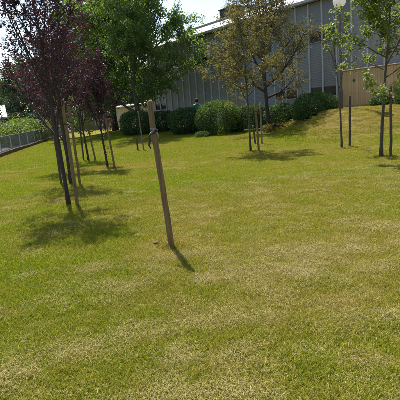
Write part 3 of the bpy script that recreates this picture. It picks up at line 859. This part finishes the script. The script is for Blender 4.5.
stake('wooden_stake', 'tan stake right beside the trunk of the nearest plum tree', (-2.15, 7.47), (-2.17, 7.52, 1.85), 0.030, M['stake'], 2, tie=0.8)
stake('wooden_stake', 'brown stake right of the pale-flecked second plum trunk', (-2.72, 9.88), (-2.75, 9.95, 1.8), 0.030, M['stake'], 3, tie=0.82)
stake('wooden_stake', 'dark stake left of the second plum trunk', (-3.30, 10.35), (-3.28, 10.3, 1.7), 0.026, M['stake_dark'], 4, tie=0.82)
stake('wooden_stake', 'dark stake beside the plum trunk nearest the street fence', (-4.02, 13.55), (-4.05, 13.5, 1.75), 0.030, M['stake_dark'], 5, tie=0.82)
stake('wooden_stake', 'leaning tan stake at the farthest plum tree', (-3.63, 15.66), (-3.80, 15.6, 1.8), 0.030, M['stake'], 6, tie=0.82)
stake('wooden_stake', 'dark stake left of the farthest plum trunk', (-4.08, 15.7), (-4.0, 15.6, 1.7), 0.028, M['stake_dark'], 7, tie=0.82)
stake('wooden_stake', 'tan stake right of the rightmost plum tree', (-2.42, 12.75), (-2.56, 12.8, 1.85), 0.028, M['stake'], 8, tie=0.82)
stake('wooden_stake', 'short dark stump of a stake before the leftmost clipped bush', (-2.37, 17.82), (-2.36, 17.8, 0.56), 0.036, M['stake_dark'], 9)
stake('wooden_stake', 'thin grey leaning stake before the leftmost clipped bush', (-2.09, 17.59), (-2.17, 17.7, 1.58), 0.026, M['stake_grey'], 10)
stake('wooden_stake', 'tan stake just right of the slim bronze tree trunk', (2.00, 13.77), (1.985, 13.9, 1.52), 0.034, M['stake'], 11, tie=0.85)
stake('wooden_stake', 'tall grey stake behind the slim bronze tree, rightmost of the three', (2.47, 16.16), (2.48, 16.1, 1.52), 0.032, M['stake_grey'], 12)
g3 = stake('wooden_stake', 'short dark stake with a crossbar behind the slim bronze tree', (2.30, 16.6), (2.22, 16.5, 0.70), 0.034, M['stake_dark'], 13)
cb = MB(); cb.box(-0.42, 0.02, -0.06, -0.035, 0.55, 0.585); cb.build('crossbar', M['stake_grey'], g3, bevel=0.004)
stake('wooden_stake', 'dark upright stake right of the bare sapling', (4.65, 13.06), (4.68, 13.1, 1.50), 0.036, M['stake_dark'], 14)
stake('wooden_stake', 'dark brown stake right of the maple trunk at the right edge', (4.67, 10.33), (4.675, 10.4, 1.64), 0.032, M['stake_dark'], 15, tie=0.86)

# ------------------------------------------------------------------ globe street lamp on the mound
def lamp():
    x, y = 6.22, 18.5
    root = empty('street_lamp', (x, y, gh(x, y)))
    tag(root, 'tall brown-post street lamp with white globe beside timber boards', 'street lamp')
    H = 4.95 - gh(x, y)
    lathe([(0.09, -0.2), (0.09, 0.75), (0.082, 0.79), (0.066, 0.81), (0.056, H - 0.12), (0.056, H)], 16).build('post', M['lamp_post'], root, True)
    lathe([(0.062, H - 0.06), (0.12, H - 0.05), (0.14, H + 0.0), (0.13, H + 0.05)], 18).build('collar', M['lamp_post'], root, True)
    prof = []
    for i in range(1, 18):
        a = math.pi * i / 18
        prof.append((0.255 * math.sin(a), H + 0.27 - 0.255 * math.cos(a)))
    lathe(prof, 28).build('globe', M['globe'], root, True)
lamp()

# ------------------------------------------------------------------ grey clad building
B_ANG = math.atan2(-0.7277644, 0.5201832)
B_O = (0.9993565, 33.0, 0.0)
SP = 0.8945567
def building():
    root = empty('clad_building', B_O, B_ANG)
    tag(root, 'long grey two-storey building with pale vertical mullions and white roof edge', 'building')
    i0, i1 = -9, 30
    xa, xb = i0 * SP + 0.35, i1 * SP
    ZB, ZT = -0.3, 6.49
    MB().box(xa + 0.02, xb, 0.03, 12.0, ZB, ZT).build('wall', M['core'], root)
    upper = {-1, 0, 11, 12, 15, 16, 19, 20}
    lower = {-8, -7, 8, 9, 11, 12}
    def panel_mesh(w, z0, z1):
        # horizontally ribbed sheet
        p = 0.085; V = []; F = []
        n = max(1, int(round((z1 - z0) / p))); p = (z1 - z0) / n
        zs = []
        for k in range(n):
            zs += [(z0 + k * p, -0.012), (z0 + k * p + p * 0.28, -0.018), (z0 + k * p + p * 0.72, -0.018)]
        zs.append((z1, -0.012))
        for (z, yy) in zs: V += [(0, yy, z), (w, yy, z)]
        for k in range(len(zs) - 1): F.append((2 * k, 2 * k + 1, 2 * k + 3, 2 * k + 2))
        # returns at the edges
        n0 = len(V); V += [(0, 0.02, z0), (w, 0.02, z0), (w, 0.02, z1), (0, 0.02, z1)]
        m = len(zs) - 1
        F += [(n0, n0 + 1, 1, 0), (2 * m, 2 * m + 1, n0 + 2, n0 + 3)]
        return mesh_np('panel', np.array(V), F, M['clad'])
    cache = {}
    for i in range(i0, i1):
        x0 = max(i * SP, xa); w = (i + 1) * SP - x0
        cuts = [ZB]
        if i in lower: cuts += [1.58, 2.07]
        if i in upper: cuts += [4.45, 5.01]
        cuts.append(ZT)
        for k in range(0, len(cuts), 2):
            key = (round(w, 3), cuts[k], cuts[k + 1])
            if key not in cache: cache[key] = panel_mesh(w, cuts[k], cuts[k + 1])
            link('panel', cache[key], None, root, (x0, 0, 0))
        for (on, z0, z1) in ((i in lower, 1.58, 2.07), (i in upper, 4.45, 5.01)):
            if not on: continue
            fr = MB(); a, b = x0 + 0.055, x0 + w - 0.055; t = 0.035
            fr.box(a, b, -0.03, 0.025, z0 + 0.002, z0 + t); fr.box(a, b, -0.03, 0.025, z1 - t, z1 - 0.002)
            fr.box(a, a + t, -0.028, 0.025, z0 + t, z1 - t); fr.box(b - t, b, -0.028, 0.025, z0 + t, z1 - t)
            wnd = fr.build('window', M['frame'], root)
            blind = (i == 12 and z0 > 3)
            pn = MB().box(a + t, b - t, 0.0, 0.012, z0 + t, z1 - t).build('pane', M['blind'] if blind else M['glass'], wnd)
            MB().box(a - 0.02, b + 0.02, -0.065, -0.031, z0 - 0.03, z0 + 0.004).build('sill', M['mullion'], wnd)
            if blind: wnd['label'] = 'window with a lowered grey blind'
    mu = MB().box(-0.038, 0.038, -0.085, 0.02, ZB, ZT + 0.004).mesh('mullion', M['mullion'], bevel=0.008)
    for i in range(i0 + 1, i1 + 1):
        link('mullion', mu, None, root, (i * SP, 0, 0))
    link('mullion', mu, None, root, (xa + 0.03, 0, 0))
    # roof edge
    MB().box(xa - 0.25, xb + 0.25, -0.34, 12.3, ZT + 0.03, ZT + 0.10).build('soffit', M['cap'], root)
    MB().box(xa - 0.30, xb + 0.30, -0.42, -0.345, ZT + 0.01, ZT + 0.16).build('fascia', M['cap'], root, bevel=0.01)
    ev = MB()
    def q(y, z): return [(xa - 0.30, y, ZT + z), (xb + 0.30, y, ZT + z)]
    ev.v += q(-0.40, 0.165) + q(0.10, 0.64) + q(0.10, 0.46) + q(-0.30, 0.165)
    ev.f += [(0, 1, 3, 2), (2, 3, 5, 4), (4, 5, 7, 6), (6, 7, 1, 0), (0, 2, 4, 6), (1, 7, 5, 3)]
    ev.build('eave_sheet', M['fascia'], root)
    MB().box(xa - 0.34, xb + 0.34, 0.06, 0.24, ZT + 0.644, ZT + 0.75).build('coping', M['cap'], root, bevel=0.01)
    MB().box(xa - 0.30, xa - 0.20, 0.25, 12.3, ZT + 0.11, ZT + 0.72).build('fascia', M['fascia'], root)
    MB().box(xa - 0.18, xb + 0.18, 0.12, 12.2, ZT + 0.104, ZT + 0.45).build('roof', M['roofing'], root)
    # end wall, facing away to the left
    MB().box(xa - 0.03, xa + 0.018, 0.0, 12.0, ZB, ZT).build('end_wall', M['brick'], root)
    u = empty('rooftop_unit', (0, 0, 0)); tag(u, 'dark box-shaped ventilation unit standing on the roof of the grey building', 'roof unit')
    c, s = math.cos(B_ANG), math.sin(B_ANG)
    lx, ly = 2.9 * SP, 0.9
    u.location = (B_O[0] + lx * c - ly * s, B_O[1] + lx * s + ly * c, ZT + 0.45)
    u.rotation_euler = (0, 0, B_ANG)
    MB().box(-0.75, 0.75, -0.5, 0.5, 0.0, 0.92).build('casing', M['unit'], u, bevel=0.02)
    MB().box(-0.82, 0.82, -0.57, 0.57, 0.922, 0.98).build('lid', M['unit'], u, bevel=0.01)
    for k in range(6):
        MB().box(-0.6, 0.6, -0.53, -0.503, 0.12 + k * 0.12, 0.19 + k * 0.12).build('louvre', M['unit'], u)
building()

# ------------------------------------------------------------------ timber board enclosure on the mound
def enclosure():
    x, y = 6.98, 20.5
    root = empty('timber_enclosure', (x, y, 0.93), B_ANG)
    tag(root, 'tan vertical-board timber enclosure on a concrete base above the mound', 'enclosure')
    L = 12.0; z0, z1 = 0.12, 1.66
    MB().box(0.0, L, -0.04, 1.8, -0.6, z0 - 0.004).build('concrete_base', M['concrete'], root, bevel=0.01)
    MB().box(0.02, L - 0.02, 0.035, 1.78, z0, z1 - 0.05).build('back_wall', M['core'], root)
    rng = random.Random(7)
    bw = 0.118
    meshes = [MB().box(0.001, bw - 0.004, 0.0, 0.03, z0, z1).mesh('board', m, bevel=0.004) for m in (M['board'], M['board_b'], M['board'])]
    nb = int(L / bw)
    for k in range(nb):
        link('board', meshes[rng.randrange(3)], None, root, (k * bw, rng.uniform(-0.006, 0.004), rng.uniform(-0.004, 0.004)))
    MB().box(-0.05, L, -0.05, 1.85, z1 + 0.006, z1 + 0.05).build('coping', M['board_b'], root, bevel=0.006)
    MB().box(-0.06, 0.0, -0.02, 1.75, z0, z1).build('corner_post', M['board'], root, bevel=0.006)
    v = MB(); v.tube([(0.62, -0.012, 1.22), (0.62, -0.055, 1.22)], [0.055, 0.048], 14)
    v.build('vent', M['unit'], root)
enclosure()

# ------------------------------------------------------------------ street, fence and low edge at the left
FA = Vector((-8.1, 12.2)); FB = Vector((-12.9, 44.5))
def street():
    d = (FB - FA).normalized(); n = Vector((-d.y, d.x))
    V = []; F = []
    a = FA - d * 60 + n * 0.35; b = FB + d * 160 + n * 0.35
    for p in (a, b):
        V += [(p.x, p.y, 0.012), (p.x + n.x * 4.6, p.y + n.y * 4.6, 0.012)]
    F = [(0, 2, 3, 1)]
    me = mesh_np('street', np.array(V), F, M['asphalt'])
    tag(link('street', me), kind='structure')
    ang = math.atan2(d.y, d.x)
    L = (FB - FA).length
    kb = empty('low_edge_wall', (FA.x, FA.y, 0), ang)
    tag(kb, 'low brown stone edging under the street fence', 'edging')
    rng = random.Random(3)
    x = 0.0; k = 0
    while x < L:
        w = rng.uniform(0.5, 0.8); w = min(w, L - x + 0.01)
        MB().box(x + 0.01, x + w - 0.01, -0.13 - rng.uniform(0, 0.03), 0.13, -0.15, 0.20 + rng.uniform(-0.02, 0.02)).build('edge_stone', M['soil'], kb, bevel=0.02)
        x += w; k += 1
    SKIP = 9.2
    fe = empty('street_fence', (FA.x + d.x * SKIP, FA.y + d.y * SKIP, -0.10), ang)
    tag(fe, 'grey metal fence of upright bars and pale posts along the street', 'fence')
    pm = MB().box(-0.035, 0.035, -0.03, 0.03, 0.15, 1.08).mesh('post', M['steel'], bevel=0.006)
    PW = 2.0; np_ = int((L - SKIP) / PW)
    bars = MB()
    q = 0.055
    for j in range(int((PW - 0.08) / q)):
        xx = 0.055 + j * q
        bars.box(xx, xx + 0.008, -0.004, 0.004, 0.26, 0.98)
    bm_ = bars.mesh('bar_panel', M['steel_d'])
    rail = MB().box(0.036, PW - 0.036, -0.018, 0.018, 0.98, 1.03).mesh('rail', M['steel'])
    rail2 = MB().box(0.036, PW - 0.036, -0.018, 0.018, 0.225, 0.26).mesh('rail', M['steel'])
    for k in range(np_ + 1):
        link('post', pm, None, fe, (k * PW, 0, 0))
        if k < np_:
            tag(link('bar_panel', bm_, None, fe, (k * PW, 0, 0)), kind='stuff')
            link('rail', rail, None, fe, (k * PW, 0, 0)); link('rail', rail2, None, fe, (k * PW, 0, 0))
street()

def far_fence():
    fe = empty('board_fence', (-12.7, 47.0, 0), 0.12)
    tag(fe, 'grey board fence across the far end of the lawn, left of the beige shed', 'fence')
    rng = random.Random(9)
    bm_ = MB().box(0.005, 0.145, -0.012, 0.012, 0.08, 1.15).mesh('board', M['stake_grey'], bevel=0.003)
    for k in range(26):
        link('board', bm_, None, fe, (k * 0.16, 0, rng.uniform(-0.01, 0.01)))
    for z in (0.35, 0.9):
        MB().box(0, 4.16, 0.014, 0.05, z, z + 0.08).build('rail', M['stake_grey'], fe)
    pm = MB().box(-0.05, 0.05, 0.052, 0.15, -0.1, 1.2).mesh('post', M['stake_dark'])
    for k in range(3): link('post', pm, None, fe, (k * 2.05 + 0.05, 0, 0))
far_fence()

def shed():
    x, y = -8.4, 48.0
    root = empty('beige_shed', (x, y, gh(x, y)), 0.0)
    tag(root, 'low beige shed with shallow roof behind the broadleaf trunks', 'shed')
    MB().box(0, 3.9, 0, 5, -0.3, 2.12).build('wall', M['plaster'], root)
    MB().box(1.52, 1.60, -0.03, 0.0, -0.2, 2.1).build('joint_strip', M['fascia'], root)
    rf = MB()
    n = len(rf.v)
    rf.v += [(-0.2, -0.25, 2.10), (4.1, -0.25, 2.36), (4.1, 5.2, 2.62), (-0.2, 5.2, 2.36), (-0.2, -0.25, 2.22), (4.1, -0.25, 2.48), (4.1, 5.2, 2.74), (-0.2, 5.2, 2.48)]
    rf.f += [(0, 3, 2, 1), (4, 5, 6, 7), (0, 1, 5, 4), (1, 2, 6, 5), (2, 3, 7, 6), (3, 0, 4, 7)]
    r = rf.build('roof', M['plaster'], root)
    dm = lathe([(0.32, 0), (0.30, 0.12), (0.2, 0.22), (0.05, 0.27)], 14); 
    dm.build('dome_vent', M['white_roof'], r, True, loc=(0.9, 0.4, 2.28))
    b = empty('brick_outbuilding', (x + 3.95, y - 1.5, gh(x + 3.95, y)), 0.0)
    tag(b, 'narrow red-brown outbuilding between the beige shed and the grey building', 'outbuilding')
    MB().box(0.0, 2.4, 0, 5, -0.3, 2.95).build('wall', M['brick'], b)
    MB().box(-0.1, 2.5, -0.12, 5.1, 2.952, 3.1).build('roof', M['unit'], b)
    MB().box(0.35, 0.95, -0.03, -0.002, 1.1, 2.3).build('window', M['frame'], b)
shed()

def house():
    x, y = -32.3, 40.6
    root = empty('white_roofed_house', (x, y, -0.35), R(23.5))
    tag(root, 'low house with white sloping roof at the far left across the street', 'house')
    MB().box(0, 13.6, 0, 8, -0.2, 2.45).build('wall', M['plaster'], root)
    rf = MB()
    rf.v += [(-0.4, -0.5, 2.42), (14.2, -0.5, 2.42), (14.2, 4.0, 3.75), (-0.4, 4.0, 3.75), (14.2, 8.5, 2.42), (-0.4, 8.5, 2.42),
             (-0.4, -0.5, 2.55), (14.2, -0.5, 2.55), (14.2, 4.0, 3.88), (-0.4, 4.0, 3.88), (14.2, 8.5, 2.55), (-0.4, 8.5, 2.55)]
    rf.f += [(6, 7, 8, 9), (9, 8, 10, 11), (0, 1, 7, 6), (1, 4, 10, 7), (4, 5, 11, 10), (5, 0, 6, 11), (0, 5, 4, 1), (7, 8, 10), (6, 11, 9)]
    r = rf.build('roof', M['white_roof'], root)
    MB().box(12.0, 12.35, 3.2, 3.55, 3.3, 4.25).build('chimney', M['fascia'], r)
    for k in range(4):
        w = MB().box(1.5 + k * 3.1, 2.7 + k * 3.1, -0.05, -0.002, 0.9, 2.0).build('window', M['fascia'], root)
        MB().box(1.6 + k * 3.1, 2.6 + k * 3.1, -0.07, -0.052, 1.0, 1.9).build('pane', M['glass'], w)
house()

# ------------------------------------------------------------------ person behind the round bush
def skin_mesh(name, verts, edges, radii, mat, parent, root=0, sub=2):
    me = bpy.data.meshes.new(name)
    me.from_pydata(verts, edges, [])
    o = link(name, me, mat, parent)
    m = o.modifiers.new('skin', 'SKIN'); m.use_smooth_shade = True
    sv = me.skin_vertices[0].data if me.skin_vertices else None
    if sv is None:
        lay = me.attributes
    for i, r in enumerate(radii):
        sv[i].radius = r if hasattr(r, '__len__') else (r, r)
        sv[i].use_root = (i == root)
    ss = o.modifiers.new('sub', 'SUBSURF'); ss.levels = sub; ss.render_levels = sub
    return o
def loft(name, rings, mat, parent, sides=12):
    """rings: (centre, rx, ry)"""
    mb = MB()
    for (c, rx, ry) in rings:
        for k in range(sides):
            t = 2 * math.pi * k / sides
            mb.v.append((c[0] + rx * math.cos(t), c[1] + ry * math.sin(t), c[2]))
    m = len(rings)
    for i in range(m - 1):
        for k in range(sides):
            k2 = (k + 1) % sides
            mb.f.append((i * sides + k, i * sides + k2, (i + 1) * sides + k2, (i + 1) * sides + k))
    mb.f.append(tuple(range(sides))[::-1]); mb.f.append(tuple((m - 1) * sides + k for k in range(sides)))
    return mb.build(name, mat, parent, True)
def person():
    x, y = 0.33, 31.0
    root = empty('person', (x, y, gh(x, y)), R(200))
    tag(root, 'person with dark hair and teal top standing behind the round bush', 'person')
    bm = bmesh.new(); bm.free()
    V = [(0, 0, 0.98), (0, 0.01, 1.2), (0, 0.01, 1.42), (0, 0.0, 1.52), (0, -0.02, 1.60), (0, -0.03, 1.70), (0, -0.02, 1.80)]
    Rr = [(0.16, 0.12), (0.15, 0.11), (0.16, 0.10), (0.062, 0.06), (0.075, 0.09), (0.085, 0.105), (0.055, 0.07)]
    Eg = [(i, i + 1) for i in range(6)]
    for s in (-1, 1):
        k = len(V)
        V += [(0.19 * s, 0.01, 1.43), (0.245 * s, 0.0, 1.16), (0.24 * s, -0.10, 0.93), (0.235 * s, -0.14, 0.85)]
        Rr += [0.06, 0.045, 0.035, 0.03]
        Eg += [(2, k), (k, k + 1), (k + 1, k + 2), (k + 2, k + 3)]
        for f in range(5):   # fingers
            q = len(V); o = (f - 2) * 0.017
            base = (0.235 * s + (0.0 if f else -0.02 * s), -0.15 + o, 0.83)
            tip = (0.225 * s - (0.03 * s if f == 0 else 0.0), -0.165 + o * 1.1, 0.76 - 0.012 * (2 - abs(f - 2)))
            V += [base, tip]; Rr += [0.009, 0.007]; Eg += [(k + 3, q), (q, q + 1)]
        k = len(V)
        V += [(0.095 * s, 0, 0.90), (0.10 * s, -0.01, 0.50), (0.10 * s, 0.03, 0.09), (0.105 * s, -0.12, 0.045)]
        Rr += [0.085, 0.058, 0.040, 0.04]
        Eg += [(0, k), (k, k + 1), (k + 1, k + 2), (k + 2, k + 3)]
    skin_mesh('body', V, Eg, Rr, M['skin'], root)
    # clothes and hair
    loft('shirt', [((0, 0, 0.88), 0.185, 0.14), ((0, 0, 1.05), 0.18, 0.135), ((0, 0.01, 1.25), 0.19, 0.135), ((0, 0.01, 1.40), 0.225, 0.125), ((0, 0.01, 1.475), 0.17, 0.10), ((0, 0.0, 1.52), 0.075, 0.075)], M['teal'], root, 16)
    for s in (-1, 1):
        mb = MB(); mb.tube([(0.17 * s, 0.01, 1.44), (0.215 * s, 0.01, 1.38), (0.24 * s, 0.0, 1.22), (0.25 * s, 0.0, 1.14)], [0.075, 0.08, 0.068, 0.066], 10)
        mb.build('sleeve', M['teal'], root, True)
        mb = MB(); mb.tube([(0.095 * s, 0, 0.95), (0.10 * s, -0.01, 0.5), (0.10 * s, 0.03, 0.10)], [0.105, 0.08, 0.065], 10)
        mb.build('trouser_leg', M['dark_cloth'], root, True)
    loft('hair', [((0, 0.02, 1.62), 0.075, 0.075), ((0, 0.02, 1.68), 0.098, 0.098), ((0, 0.0, 1.75), 0.103, 0.118), ((0, -0.005, 1.81), 0.09, 0.105), ((0, 0.0, 1.855), 0.05, 0.06), ((0, 0, 1.868), 0.015, 0.02)], M['hair'], root, 14)
person()

# ------------------------------------------------------------------ clods and stones near the lone stake
def clod(label, x, y, r, seed, mat):
    rng = np.random.default_rng(seed)
    bm = bmesh.new(); bmesh.ops.create_icosphere(bm, subdivisions=2, radius=r)
    for v in bm.verts:
        k = 1 + 0.30 * rng.normal() * 0.6
        v.co = Vector((v.co.x * 1.25 * k, v.co.y * k, v.co.z * 0.72 * k))
    me = bpy.data.meshes.new('clod'); bm.to_mesh(me); bm.free()
    for p in me.polygons: p.use_smooth = True
    o = link('clod', me, mat, None, (x, y, gh(x, y) + r * 0.22))
    o.rotation_euler = (0, 0, rng.random() * 6)
    tag(o, label, 'clod', 'small clods on the lawn')
clod('brown stone-like clod left of the foot of the lone stake', -0.57, 4.98, 0.036, 1, M['soil'])
clod('small brown clod lying in line with the lone stake shadow', -0.09, 3.80, 0.022, 2, M['soil'])
clod('small brown clod on the lawn to the left below the lone stake', -0.56, 3.80, 0.024, 3, M['soil'])
clod('tiny dark clod on the lawn right of the lone stake', 0.06, 4.33, 0.016, 4, M['soil'])
